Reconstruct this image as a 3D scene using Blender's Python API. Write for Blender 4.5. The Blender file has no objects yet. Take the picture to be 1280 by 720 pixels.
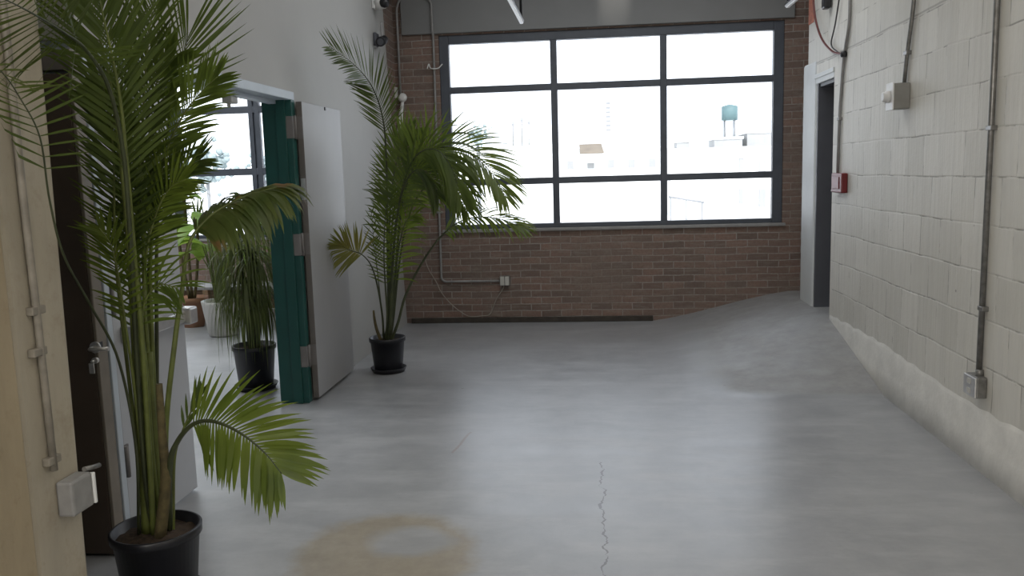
import bpy, bmesh, math, random
from mathutils import Vector, Matrix
random.seed(7)
S = bpy.context.scene
COL = S.collection
# ------------------------------------------------------------------ camera
F, PITCH, YAW, ROLL, EYE = 1063.64, .1350, .1044, -.0286, 1.6
FW = Vector((-math.sin(YAW)*math.cos(PITCH), math.cos(YAW)*math.cos(PITCH), -math.sin(PITCH)))
RT0 = Vector((math.cos(YAW), math.sin(YAW), 0)); UP0 = RT0.cross(FW)
RT = RT0*math.cos(ROLL)+UP0*math.sin(ROLL); UP = -RT0*math.sin(ROLL)+UP0*math.cos(ROLL)
CAM = Vector((0, 0, EYE))
cd = bpy.data.cameras.new('camera'); cam = bpy.data.objects.new('camera', cd); COL.objects.link(cam)
cd.sensor_width = 36; cd.lens = F/1280*36; cd.clip_start = .05; cd.clip_end = 2000
m = Matrix((RT, UP, -FW)).transposed().to_4x4(); m.translation = CAM; cam.matrix_world = m
S.camera = cam
S.view_settings.view_transform = 'Standard'; S.view_settings.look = 'None'
S.view_settings.gamma = 1; S.view_settings.use_curve_mapping = False; S.view_settings.exposure = 0.36
S.cycles.max_bounces = 10; S.cycles.diffuse_bounces = 6; S.cycles.transparent_max_bounces = 24
S.cycles.use_denoising = True

def ray(u, v): return FW+RT*((u-640)/F)+UP*((360-v)/F)
def at(u, v, Y): d = ray(u, v); return CAM+d*(Y/d.y)          # the point of a sight line at distance Y
def onx(u, v, X): d = ray(u, v); return CAM+d*(X/d.x)         # ... on a wall plane
# ------------------------------------------------------------------ helpers
def obj(name, bm, mt, parent=None, smooth=False):
    me = bpy.data.meshes.new(name); bm.normal_update(); bm.to_mesh(me); bm.free()
    o = bpy.data.objects.new(name, me); COL.objects.link(o)
    for k in (mt if isinstance(mt, (list, tuple)) else [mt]): me.materials.append(k)
    if smooth:
        for p in me.polygons: p.use_smooth = True
    if parent is not None:
        o.parent = parent; o.matrix_parent_inverse = Matrix.Translation(-Vector(parent.location))
    return o
def tag(o, label=None, cat=None, group=None, kind=None):
    if label: o['label'] = label
    if cat: o['category'] = cat
    if group: o['group'] = group
    if kind: o['kind'] = kind
    return o
def thing(name, loc, label=None, cat=None, group=None, kind=None):
    o = bpy.data.objects.new(name, None); COL.objects.link(o); o.location = loc; o.empty_display_size = .1
    return tag(o, label, cat, group, kind)
def box(bm, a, b, bev=0.0, mat=0, rot=None, piv=None):
    lo = Vector([min(a[i], b[i]) for i in range(3)]); hi = Vector([max(a[i], b[i]) for i in range(3)])
    t = bmesh.new(); bmesh.ops.create_cube(t, size=1)
    for v in t.verts: v.co = Vector([lo[i]+(v.co[i]+.5)*(hi[i]-lo[i]) for i in range(3)])
    if bev > 0: bmesh.ops.bevel(t, geom=t.edges[:], offset=bev, segments=2, affect='EDGES', profile=.5)
    if rot is not None:
        p = Vector(piv) if piv is not None else (lo+hi)/2
        for v in t.verts: v.co = p+rot@(v.co-p)
    merge(bm, t, mat)
def merge(bm, t, mat=0):
    mp = {}
    for v in t.verts: mp[v] = bm.verts.new(v.co)
    for f in t.faces:
        try:
            g = bm.faces.new([mp[v] for v in f.verts]); g.material_index = mat; g.smooth = f.smooth
        except ValueError: pass
    t.free()
def spline(pts, n):
    P = [Vector(p) for p in pts]; P = [P[0]*2-P[1]]+P+[P[-1]*2-P[-2]]; out = []
    segs = len(P)-3
    for k in range(n+1):
        s = k/n*segs; i = min(int(s), segs-1); t = s-i
        a, b, c, d = P[i:i+4]
        out.append(.5*((2*b)+(c-a)*t+(2*a-5*b+4*c-d)*t*t+(3*b-a-3*c+d)*t**3))
    return out
def tube(bm, pts, r, seg=8, cap=True, mat=0):
    pts = [Vector(p) for p in pts]; n = len(pts); rings = []
    rad = r if callable(r) else (lambda t: r)
    pn = None
    for i, p in enumerate(pts):
        d = (pts[min(i+1, n-1)]-pts[max(i-1, 0)]).normalized()
        if pn is None:
            pn = d.orthogonal().normalized()
        pn = (pn-d*pn.dot(d)).normalized(); q = d.cross(pn)
        rr = rad(i/(n-1))
        rings.append([bm.verts.new(p+(pn*math.cos(a)+q*math.sin(a))*rr) for a in [2*math.pi*k/seg for k in range(seg)]])
    for i in range(n-1):
        for k in range(seg):
            f = bm.faces.new((rings[i][k], rings[i][(k+1) % seg], rings[i+1][(k+1) % seg], rings[i+1][k])); f.smooth = True; f.material_index = mat
    if cap:
        bm.faces.new(rings[0][::-1]).material_index = mat; bm.faces.new(rings[-1]).material_index = mat
def lathe(bm, c, prof, seg=40, axis='Z', mat=0):
    rings = []; c = Vector(c)
    for r, z in prof:
        ring = []
        for k in range(seg):
            a = 2*math.pi*k/seg; x, y = r*math.cos(a), r*math.sin(a)
            off = (x, y, z) if axis == 'Z' else ((z, x, y) if axis == 'X' else (x, z, y))
            ring.append(bm.verts.new(c+Vector(off)))
        rings.append(ring)
    for i in range(len(rings)-1):
        for k in range(seg):
            f = bm.faces.new((rings[i][k], rings[i][(k+1) % seg], rings[i+1][(k+1) % seg], rings[i+1][k])); f.smooth = True; f.material_index = mat
    bm.faces.new(rings[0][::-1]).material_index = mat; bm.faces.new(rings[-1]).material_index = mat
    bmesh.ops.recalc_face_normals(bm, faces=bm.faces[:])
def B(): return bmesh.new()
def bent(pts, r=.06, n=5):
    P = [Vector(p) for p in pts]; out = [P[0]]
    for i in range(1, len(P)-1):
        a = (P[i-1]-P[i]); b = (P[i+1]-P[i]); rr = min(r, a.length*.45, b.length*.45); a.normalize(); b.normalize()
        A, Bq = P[i]+a*rr, P[i]+b*rr
        for k in range(n+1):
            t = k/n; out.append(A*(1-t)**2+P[i]*2*t*(1-t)+Bq*t*t)
    out.append(P[-1]); return out
# ------------------------------------------------------------------ materials
class N:
    def __init__(s, name):
        s.m = bpy.data.materials.new(name); s.m.use_nodes = True; s.t = s.m.node_tree; s.n = s.t.nodes; s.l = s.t.links
        s.b = s.n['Principled BSDF']; s.out = s.n['Material Output']
        s.co = s.n.new('ShaderNodeTexCoord').outputs['Object']
    def node(s, typ, **kw):
        x = s.n.new(typ)
        for k, v in kw.items(): setattr(x, k, v)
        return x
    def link(s, a, b): s.l.new(a, b)
    def noise(s, scale, detail=4, rough=.55, vec=None, dist=0):
        x = s.node('ShaderNodeTexNoise'); x.inputs['Scale'].default_value = scale; x.inputs['Detail'].default_value = detail
        x.inputs['Roughness'].default_value = rough; x.inputs['Distortion'].default_value = dist
        s.link(vec or s.co, x.inputs['Vector']); return x.outputs['Fac']
    def ramp(s, fac, stops, const=False):
        x = s.node('ShaderNodeValToRGB'); e = x.color_ramp.elements
        while len(e) < len(stops): e.new(.5)
        for k, (p, c) in enumerate(stops):
            e[k].position = p; e[k].color = (*c, 1) if isinstance(c, (tuple, list)) else (c, c, c, 1)
        s.link(fac, x.inputs['Fac']); return x.outputs['Color']
    def math(s, op, a, b=None, c=None, clamp=False):
        x = s.node('ShaderNodeMath', operation=op); x.use_clamp = clamp
        for i, v in enumerate((a, b, c)):
            if v is None: continue
            if isinstance(v, (int, float)): x.inputs[i].default_value = v
            else: s.link(v, x.inputs[i])
        return x.outputs[0]
    def mix(s, fac, a, b, mode='MIX'):
        x = s.node('ShaderNodeMix', data_type='RGBA', blend_type=mode)
        for sock, v in ((x.inputs['Factor'], fac), (x.inputs['A'], a), (x.inputs['B'], b)):
            if isinstance(v, (int, float)): sock.default_value = v
            elif isinstance(v, (tuple, list)): sock.default_value = (*v, 1)
            else: s.link(v, sock)
        return x.outputs['Result']
    def sep(s, vec=None):
        x = s.node('ShaderNodeSeparateXYZ'); s.link(vec or s.co, x.inputs[0]); return x.outputs
    def comb(s, x_, y_, z_=0.0):
        x = s.node('ShaderNodeCombineXYZ')
        for i, v in enumerate((x_, y_, z_)):
            if isinstance(v, (int, float)): x.inputs[i].default_value = v
            else: s.link(v, x.inputs[i])
        return x.outputs[0]
    def bump(s, h, strength=.3, dist=.01, normal=None):
        x = s.node('ShaderNodeBump'); x.inputs['Strength'].default_value = strength; x.inputs['Distance'].default_value = dist
        s.link(h, x.inputs['Height'])
        if normal is not None: s.link(normal, x.inputs['Normal'])
        return x.outputs['Normal']
    def fin(s, col=None, rough=None, nrm=None, metal=0.0, spec=None):
        if col is not None:
            if isinstance(col, (tuple, list)): s.b.inputs['Base Color'].default_value = (*col, 1)
            else: s.link(col, s.b.inputs['Base Color'])
        if rough is not None:
            if isinstance(rough, (int, float)): s.b.inputs['Roughness'].default_value = rough
            else: s.link(rough, s.b.inputs['Roughness'])
        if nrm is not None: s.link(nrm, s.b.inputs['Normal'])
        s.b.inputs['Metallic'].default_value = metal
        if spec is not None: s.b.inputs['Specular IOR Level'].default_value = spec
        return s.m
def plain(name, c, rough=.5, metal=0.0, var=.12, scale=9, bump=0.0, spec=None):
    s = N(name); f = s.noise(scale)
    lo = tuple(x*(1-var) for x in c); hi = tuple(min(1, x*(1+var)) for x in c)
    col = s.ramp(f, [(.3, lo), (.7, hi)])
    n = s.bump(s.noise(scale*6), bump, .004) if bump else None
    return s.fin(col, rough, n, metal, spec)

def brick_mat(name):
    s = N(name); x, y, z = s.sep()
    h = s.math('ADD', x, y)
    wob = s.noise(3.0, 2); vec = s.comb(s.math('ADD', h, s.math('MULTIPLY', wob, .03)), s.math('ADD', z, s.math('MULTIPLY', s.noise(2.0, 3), .035)))
    def br(vec, sq):
        b = s.node('ShaderNodeTexBrick'); s.link(vec, b.inputs['Vector'])
        b.inputs['Scale'].default_value = 1; b.inputs['Brick Width'].default_value = .215; b.inputs['Row Height'].default_value = .0715
        b.inputs['Mortar Size'].default_value = .0058; b.inputs['Mortar Smooth'].default_value = .35; b.inputs['Bias'].default_value = 0
        b.offset = .5
        return b
    b = br(vec, 1)
    b.inputs['Color1'].default_value = (.140, .099, .082, 1); b.inputs['Color2'].default_value = (.255, .158, .124, 1)
    b.inputs['Mortar'].default_value = (.34, .315, .29, 1)
    big = s.noise(1.3, 5, .65); fine = s.noise(34, 5, .7)
    col = s.mix(s.ramp(big, [(.38, 0), (.64, .75)]), b.outputs['Color'], (.20, .155, .128))
    col = s.mix(s.ramp(fine, [(.44, 0), (.72, .55)]), col, (.115, .082, .068))
    streak = s.noise(1.0, 5, .7, vec=s.comb(s.math('MULTIPLY', h, 4.5), s.math('MULTIPLY', z, 22.0)))
    col = s.mix(s.ramp(streak, [(.50, 0), (.72, .6)]), col, (.27, .235, .205))
    hgt = s.math('ADD', s.math('MULTIPLY', b.outputs['Fac'], -1.0), s.math('MULTIPLY', fine, .5))
    return s.fin(col, .85, s.bump(hgt, .6, .01))

def block_mat(name):
    s = N(name); x, y, z = s.sep()
    yy = s.math('ADD', y, s.math('MULTIPLY', s.noise(2.2, 2), .03)); zz = s.math('ADD', z, s.math('MULTIPLY', s.noise(1.7, 2), .03))
    b = s.node('ShaderNodeTexBrick'); s.link(s.comb(yy, s.math('SUBTRACT', zz, .085)), b.inputs['Vector'])
    b.inputs['Scale'].default_value = 1; b.inputs['Brick Width'].default_value = .292; b.inputs['Row Height'].default_value = .2395
    b.inputs['Mortar Size'].default_value = .0075; b.inputs['Mortar Smooth'].default_value = .6; b.offset = .5
    fac = b.outputs['Fac']
    low = s.math('GREATER_THAN', z, .335)                       # the plain concrete kerb below has no joints
    fac = s.math('MULTIPLY', fac, low)
    # thin hollow lines where the paint has not filled a joint
    b2 = s.node('ShaderNodeTexBrick'); s.link(s.comb(yy, s.math('SUBTRACT', zz, .085)), b2.inputs['Vector'])
    b2.inputs['Scale'].default_value = 1; b2.inputs['Brick Width'].default_value = .292; b2.inputs['Row Height'].default_value = .2395
    b2.inputs['Mortar Size'].default_value = .0042; b2.inputs['Mortar Smooth'].default_value = .2; b2.offset = .5
    gap = s.math('MULTIPLY', b2.outputs['Fac'], low)
    hole = s.ramp(s.noise(5.5, 3, .6), [(.48, 0), (.60, 1)])
    gap = s.math('MULTIPLY', gap, hole)
    # the seam under the smoother upper wall
    seam = s.math('LESS_THAN', s.math('ABSOLUTE', s.math('SUBTRACT', zz, 2.497)), .006)
    gap = s.math('MAXIMUM', gap, s.math('MULTIPLY', seam, .8))
    ribs = s.noise(1.0, 3, .6, vec=s.comb(s.math('MULTIPLY', y, 16.0), s.math('MULTIPLY', z, 1.1)))
    big = s.noise(.9, 4, .6); fine = s.noise(40, 4, .65); med = s.noise(7, 5, .7)
    col = s.ramp(big, [(.3, (.62, .60, .545)), (.7, (.70, .68, .625))])
    b.inputs['Color1'].default_value = (1, 1, 1, 1); b.inputs['Color2'].default_value = (.86, .86, .85, 1); b.inputs['Mortar'].default_value = (.95, .95, .95, 1)
    col = s.mix(1.0, col, b.outputs['Color'], 'MULTIPLY')
    col = s.mix(s.ramp(ribs, [(.47, 0), (.70, .30)]), col, (.50, .485, .45))
    col = s.mix(s.ramp(med, [(.58, 0), (.8, .35)]), col, (.50, .48, .44))
    col = s.mix(s.math('MULTIPLY', fac, .05), col, (.50, .48, .44))
    col = s.mix(s.math('MULTIPLY', gap, .62), col, (.20, .185, .16))
    spots = s.node('ShaderNodeTexVoronoi'); spots.inputs['Scale'].default_value = 4.3; s.link(s.co, spots.inputs['Vector'])
    sp = s.ramp(spots.outputs['Distance'], [(.022, 1), (.045, 0)])
    col = s.mix(s.math('MULTIPLY', sp, .7), col, (.12, .10, .085))
    low2 = s.ramp(s.math('ADD', z, s.math('MULTIPLY', med, .12)), [(.03, .30), (.16, 0)])
    col = s.mix(low2, col, (.45, .43, .40))
    up = s.math('LESS_THAN', z, 2.497)
    h = s.math('MULTIPLY', s.math('ADD', s.math('MULTIPLY', fac, -.22), s.math('MULTIPLY', gap, -1.0)), up)
    h = s.math('ADD', h, s.math('MULTIPLY', ribs, .9)); h = s.math('ADD', h, s.math('MULTIPLY', fine, .22)); h = s.math('ADD', h, s.math('MULTIPLY', med, .35))
    return s.fin(col, .55, s.bump(h, .55, .012))

def floor_mat(name):
    s = N(name); x, y, z = s.sep()
    big = s.noise(.8, 5, .6, dist=.4); med = s.noise(4.5, 6, .68); fine = s.noise(45, 4, .6)
    col = s.ramp(big, [(.28, (.250, .256, .268)), (.72, (.318, .325, .340))])
    col = s.mix(s.ramp(med, [(.40, 0), (.70, .7)]), col, (.365, .370, .380))
    col = s.mix(s.ramp(fine, [(.56, 0), (.8, .3)]), col, (.22, .22, .225))
    strk = s.noise(1.0, 5, .65, vec=s.comb(s.math('MULTIPLY', x, 1.6), s.math('MULTIPLY', y, 5.0)))
    col = s.mix(s.ramp(strk, [(.48, 0), (.72, .6)]), col, (.44, .445, .455))
    # worn tan patch
    dx = s.math('DIVIDE', s.math('ADD', x, .93), .43); dy = s.math('DIVIDE', s.math('SUBTRACT', y, 3.37), .47)
    d = s.math('SQRT', s.math('ADD', s.math('MULTIPLY', dx, dx), s.math('MULTIPLY', dy, dy)))
    d = s.math('ADD', d, s.math('MULTIPLY', s.math('SUBTRACT', med, .5), .55))
    outer = s.ramp(d, [(.78, 1), (1.0, 0)])
    dx2 = s.math('DIVIDE', s.math('ADD', x, .85), .23); dy2 = s.math('DIVIDE', s.math('SUBTRACT', y, 3.50), .18)
    d2 = s.math('SQRT', s.math('ADD', s.math('MULTIPLY', dx2, dx2), s.math('MULTIPLY', dy2, dy2)))
    d2 = s.math('ADD', d2, s.math('MULTIPLY', s.math('SUBTRACT', med, .5), .8))
    inner = s.ramp(d2, [(.6, 1), (1.1, 0)])
    st = s.math('MULTIPLY', outer, s.math('SUBTRACT', 1.0, s.math('MULTIPLY', inner, .9)))
    stc = s.ramp(s.noise(14, 5, .7), [(.35, (.255, .215, .155)), (.7, (.33, .285, .21))])
    col = s.mix(s.math('MULTIPLY', st, .85), col, stc)
    # crack running towards the window, and a reddish scrape
    n1 = s.noise(1.0, 3, .7, vec=s.comb(0.0, s.math('MULTIPLY', y, 6.0)))
    cx = s.math('SUBTRACT', x, s.math('ADD', s.math('MULTIPLY', s.math('SUBTRACT', n1, .45), .13), s.math('MULTIPLY', s.math('SUBTRACT', y, 3.2), -.012)))
    wdt = s.ramp(s.noise(1.0, 2, .5, vec=s.comb(3.0, s.math('MULTIPLY', y, 7.0))), [(.40, .0008), (.66, .0085)])
    ck = s.math('LESS_THAN', s.math('ABSOLUTE', s.math('SUBTRACT', cx, .0)), wdt)
    ck = s.math('MULTIPLY', ck, s.math('LESS_THAN', y, 4.55))
    col = s.mix(s.math('MULTIPLY', ck, .75), col, (.075, .07, .065))
    sc = s.math('SUBTRACT', x, s.math('ADD', -.87, s.math('MULTIPLY', s.math('SUBTRACT', y, 4.71), .14)))
    sm = s.math('LESS_THAN', s.math('ABSOLUTE', s.math('ADD', sc, s.math('MULTIPLY', s.math('SUBTRACT', med, .5), .05))), .008)
    sm = s.math('MULTIPLY', sm, s.math('LESS_THAN', s.math('ABSOLUTE', s.math('SUBTRACT', y, 4.89)), .2))
    col = s.mix(s.math('MULTIPLY', sm, .5), col, (.22, .13, .10))
    vo = s.node('ShaderNodeTexVoronoi'); vo.inputs['Scale'].default_value = 1.5; s.link(s.comb(x, y), vo.inputs['Vector'])
    col = s.mix(s.ramp(vo.outputs['Distance'], [(.010, .7), (.022, 0)]), col, (.10, .095, .09))
    # bare trowelled screed on the ramp
    rp = s.math('MULTIPLY', s.math('MULTIPLY', s.ramp(z, [(.002, 0), (.012, 1)]), s.ramp(s.math('ADD', x, s.math('MULTIPLY', s.math('SUBTRACT', med, .5), .5)), [(.62, 0), (1.0, 1)])), s.ramp(s.noise(2.5, 4), [(.35, .45), (.6, .85)]))
    col = s.mix(rp, col, s.ramp(s.noise(9, 6, .75), [(.3, (.225, .222, .215)), (.7, (.31, .305, .295))]))
    rgh = s.math('ADD', s.ramp(strk, [(.3, .29), (.7, .37)]), s.math('MULTIPLY', rp, .35))
    h = s.math('ADD', s.math('MULTIPLY', med, .5), s.math('MULTIPLY', fine, .10)); h = s.math('ADD', h, s.math('MULTIPLY', ck, -.6))
    return s.fin(col, rgh, s.bump(h, .05, .012), 0, .75)

def leaf_mat(name, c1, c2, tr=.42, tip=None):
    s = N(name); f = s.noise(6, 3)
    col = s.ramp(f, [(.3, c1), (.7, c2)])
    if tip is not None:
        col = s.mix(s.ramp(s.noise(9, 2), [(.58, 0), (.68, 1)]), col, tip)
    s.fin(col, .42, None, 0, .4)
    t = s.node('ShaderNodeBsdfTranslucent'); s.link(s.mix(.5, col, (.25, .33, .045), 'MIX'), t.inputs['Color'])
    mx = s.node('ShaderNodeMixShader'); mx.inputs[0].default_value = tr
    s.link(s.b.outputs[0], mx.inputs[1]); s.link(t.outputs[0], mx.inputs[2]); s.link(mx.outputs[0], s.out.inputs['Surface'])
    return s.m
def glass_mat(name):
    s = N(name); tr = s.node('ShaderNodeBsdfTransparent'); tr.inputs[0].default_value = (.97, .98, .985, 1)
    gl = s.node('ShaderNodeBsdfGlossy'); gl.inputs['Roughness'].default_value = .02
    lw = s.node('ShaderNodeFresnel'); lw.inputs['IOR'].default_value = 1.3
    dust = s.ramp(s.noise(5, 3), [(.3, .985), (.7, 1.0)])
    s.link(dust, tr.inputs[0])
    mx = s.node('ShaderNodeMixShader'); s.link(lw.outputs[0], mx.inputs[0]); s.link(tr.outputs[0], mx.inputs[1]); s.link(gl.outputs[0], mx.inputs[2])
    s.link(mx.outputs[0], s.out.inputs['Surface']); return s.m
def wood_mat(name, c1, c2):
    s = N(name); x, y, z = s.sep()
    f = s.noise(1.0, 5, .6, vec=s.comb(s.math('MULTIPLY', x, 3.0), s.math('MULTIPLY', z, 40.0), s.math('MULTIPLY', y, 20.0)))
    return s.fin(s.ramp(f, [(.3, c1), (.7, c2)]), .6)

M = {}
M['paint'] = plain('wall_paint', (.385, .382, .37), .6, var=.03, scale=2, bump=.08)
M['paint_low'] = M['paint']
def worn(name, c, stain, bump=.35):
    s = N(name); x, y, z = s.sep()
    a = s.noise(1.0, 5, .65, vec=s.comb(s.math('MULTIPLY', x, 9.0), s.math('MULTIPLY', y, 9.0), s.math('MULTIPLY', z, 1.6)))
    col = s.ramp(a, [(.3, tuple(k*.86 for k in c)), (.7, tuple(k*1.06 for k in c))])
    m = s.noise(6, 5, .7); col = s.mix(s.ramp(m, [(.55, 0), (.75, .6)]), col, stain)
    f = s.noise(28, 4, .7); col = s.mix(s.ramp(f, [(.6, 0), (.75, .35)]), col, stain)
    return s.fin(col, .6, s.bump(s.math('ADD', m, s.math('MULTIPLY', f, .4)), bump, .01))
M['beige'] = worn('beige_paint', (.42, .375, .295), (.27, .215, .14))
M['tan'] = worn('tan_paint', (.38, .31, .205), (.25, .185, .11))
M['brick'] = brick_mat('red_brick')
M['block'] = block_mat('painted_block')
M['floor'] = floor_mat('concrete_floor')
M['beam'] = plain('grey_lintel_paint', (.20, .203, .205), .6, var=.05, scale=2, bump=.1)
M['ceil'] = plain('ceiling_paint', (.55, .55, .54), .8, var=.05)
M['frame'] = plain('window_frame_paint', (.07, .08, .10), .45, var=.1)
M['sill'] = plain('sill_stone', (.27, .265, .26), .6, var=.12, scale=12)
M['glass'] = glass_mat('window_glass')
M['teal'] = plain('teal_paint', (.010, .075, .066), .4, var=.1, scale=3)
M['hdr'] = plain('pale_blue_paint_sheen', (.50, .56, .63), .45, var=.04)  # near jamb paint; on the header a reflection put into the colour
M['leaf_grey'] = plain('grey_door_paint', (.34, .34, .345), .42, var=.05, scale=2, bump=.05)
M['leaf_blue'] = plain('pale_grey_door_paint', (.44, .455, .49), .45, var=.05, scale=2)
M['edge'] = plain('door_edge_paint', (.16, .145, .135), .5, var=.1)
M['brown'] = plain('brown_door_paint', (.075, .055, .042), .5, var=.2, scale=3)
M['post'] = plain('greybrown_steel', (.20, .175, .145), .5, var=.15, scale=6)
M['steel'] = plain('brushed_steel', (.62, .61, .60), .32, .85, var=.1, scale=20)
M['hinge'] = plain('hinge_metal', (.19, .18, .178), .5, 0, var=.1)
M['galv'] = plain('galvanised_conduit', (.22, .215, .205), .36, .6, var=.25, scale=30)
M['galv_light'] = plain('painted_conduit', (.27, .265, .26), .5, .1, var=.12, scale=20)
M['cond_tan'] = plain('tan_painted_conduit', (.25, .225, .185), .5, 0, var=.2, scale=20)
M['white'] = plain('white_plastic', (.74, .74, .73), .4, var=.04)
M['offwhite'] = plain('ivory_plastic', (.50, .49, .45), .45, var=.08)
M['black'] = plain('black_plastic', (.014, .014, .017), .4, var=.2)
M['pot'] = plain('black_pot_plastic', (.012, .0125, .017), .38, var=.25, scale=14)
M['soil'] = plain('potting_soil', (.055, .036, .024), .95, var=.5, scale=60, bump=1.0)
M['stem'] = plain('palm_stem', (.125, .15, .035), .5, var=.3, scale=12)
M['trunk'] = plain('palm_trunk_fibre', (.095, .075, .03), .8, var=.4, scale=25, bump=.5)
M['stem_dark'] = plain('dark_palm_stem', (.045, .055, .022), .5, var=.3, scale=12)
M['leaf1'] = leaf_mat('palm_leaf', (.060, .094, .018), (.108, .150, .032))
M['leaf2'] = leaf_mat('palm_leaf_dark', (.040, .064, .018), (.070, .098, .028), .34)
M['leaf3'] = leaf_mat('palm_leaf_light', (.090, .135, .018), (.150, .195, .030), .46)
M['leaf_y'] = leaf_mat('palm_leaf_yellowing', (.17, .18, .04), (.27, .23, .06), .4)
M['leaf_b'] = leaf_mat('palm_leaf_browning', (.055, .085, .02), (.10, .12, .03), .35, (.20, .11, .05))
M['weep'] = leaf_mat('weeping_leaf', (.055, .080, .030), (.13, .155, .055), .3)
M['broad'] = leaf_mat('broad_leaf', (.10, .20, .03), (.22, .34, .06), .5)
M['ceramic'] = plain('white_ceramic', (.62, .60, .57), .35, var=.05)
M['terra'] = plain('terracotta', (.33, .17, .10), .8, var=.15)
M['wood'] = wood_mat('bench_wood', (.20, .12, .065), (.34, .22, .13))
M['red'] = plain('alarm_red', (.16, .014, .016), .4, var=.1)
M['redcable'] = plain('red_cable', (.12, .03, .025), .5, var=.15)
M['dark'] = plain('dark_cable', (.05, .05, .05), .5, var=.2)
M['darkgrey'] = plain('dark_grey_frame_paint', (.088, .092, .108), .5, var=.06)
M['doordark'] = plain('charcoal_door_paint', (.03, .031, .038), .5, var=.08)
M['jambwhite'] = plain('white_pillar_paint', (.60, .62, .62), .5, var=.06, scale=4, bump=.4)
M['cord'] = plain('cord_grey', (.30, .27, .23), .5, var=.1)
M['lens'] = plain('tube_lens', (.80, .80, .80), .35, var=.02)
M['base'] = plain('base_strip_shade', (.045, .037, .030), .8, var=.3, scale=12)  # shadow colour for the strip along the brick wall's foot
M['kerb'] = plain('painted_concrete_kerb', (.74, .725, .68), .6, var=.10, scale=6, bump=.5)

# ------------------------------------------------------------------ the setting
L, R, D = -2.1, 1.94, 9.0
def smooth(a, b, t): t = max(0, min(1, (t-a)/(b-a))); return t*t*(3-2*t)
def ramp_z(x, y):
    a = max(0, min(1, (y-5.93)/(7.45-5.93))); a = a*(1.12-.12*a) if a < 1 else 1
    g = max(0, min(1, (x-.55)/(1.95-.55))); g = smooth(-.05, 1.05, g)*.55+g*.45 if g > 0 else 0
    return .30*min(1, a)*g
def struct(name, bm, mt, parent=None, smooth_=False):
    o = obj(name, bm, mt, parent, smooth_)
    if parent is None: o['kind'] = 'structure'
    return o
bm = B(); xs = [-9.2, -6, -4, -2.4, -2.1, -1, 0, .4]+[.45+.05*i for i in range(34)]+[2.3, 2.6]; ys = [-3.2, 0, 3, 5, 5.8]+[5.86+.07*i for i in range(26)]+[7.8, 8.4, 9.1, 9.35, 11.2]
g = [[bm.verts.new((x, y, ramp_z(x, y))) for y in ys] for x in xs]
for i in range(len(xs)-1):
    for j in range(len(ys)-1):
        f = bm.faces.new((g[i][j], g[i+1][j], g[i+1][j+1], g[i][j+1])); f.smooth = True
struct('floor', bm, M['floor'])
CZ = 4.1
bm = B(); box(bm, (-9.3, -3.3, CZ), (2.7, 11.3, CZ+.15)); struct('ceiling', bm, M['ceil'])
WX0, WX1, WZ0, WZ1 = -1.64, 1.87, 1.01, 3.03
# back wall of brick with the window opening
bm = B()
box(bm, (-2.3, D, -.05), (2.6, D+.3, WZ0-.015)); box(bm, (-2.3, D, WZ1), (2.6, D+.3, CZ))
box(bm, (-2.3, D, WZ0-.015), (WX0, D+.3, WZ1)); box(bm, (WX1, D, WZ0-.015), (2.6, D+.3, WZ1))
struct('wall_back', bm, M['brick'])
bm = B(); box(bm, (-2.02, D-.035, 3.045), (1.96, D+.01, CZ), .006); struct('trim_1', bm, M['beam'])      # painted lintel
bm = B(); box(bm, (-2.05, D-.03, 0), (.55, D+.01, .055), .006); struct('base_shadow_strip', bm, M['base'])  # dark strip standing in for the shadow at the wall foot
# left wall (white paint, stopping short of the brick corner), with the doorway
OY0, OY1, OZ = 3.40, 5.80, 2.14
bm = B()
box(bm, (L-.2, OY1, 0), (L, 8.2, CZ))
box(bm, (L-.2, OY0-.04, OZ+.05), (L, OY1, CZ))
# the edge of the white paint leans a little near the brick corner
p = [(8.2, 0), (8.98, 0), (8.42, CZ), (8.2, CZ)]
fr = [bm.verts.new((L, y, z)) for y, z in p]; bk = [bm.verts.new((L-.012, y, z)) for y, z in p]
bm.faces.new(fr[::-1]); bm.faces.new(bk)
for k in range(4): bm.faces.new((fr[k], fr[(k+1) % 4], bk[(k+1) % 4], bk[k]))
bmesh.ops.recalc_face_normals(bm, faces=bm.faces[:])
struct('wall_left', bm, M['paint'])
bm = B(); box(bm, (L-.2, 8.2, 0), (L-.0125, 9.0, CZ)); struct('trim_2', bm, M['brick'])
# alcove behind the beige wall
bm = B(); box(bm, (-3.1, OY0-.04, 0), (L-.2, OY0+.06, CZ)); struct('wall_alcove', bm, M['paint'])
bm = B(); box(bm, (-3.2, 2.2, 0), (-3.1, OY0+.06, CZ)); struct('wall_alcove_side', bm, M['paint'])
# beige wall close to the camera on the left
bm = B(); box(bm, (-2.3, 2.20, 0), (-1.65, 2.435, CZ), .02)
for v_ in bm.verts:
    if v_.co.y > 2.4: v_.co.y += .045*v_.co.z/2.5
struct('trim_3', bm, M['beige'])
bm = B(); box(bm, (-2.3, -3.2, 0), (-1.64, 2.197, CZ), .012); struct('wall_left_near', bm, M['tan'])
# right wall
bm = B()
box(bm, (R, -3.2, -.05), (R+.35, 7.40, CZ)); box(bm, (R, 7.40, 2.31), (R+.35, 8.30, CZ))
struct('wall_right', bm, M['block'])
bm = B(); box(bm, (2.12, 8.30, 0), (2.5, 9.05, CZ)); struct('wall_right_corner', bm, M['brick'])
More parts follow.
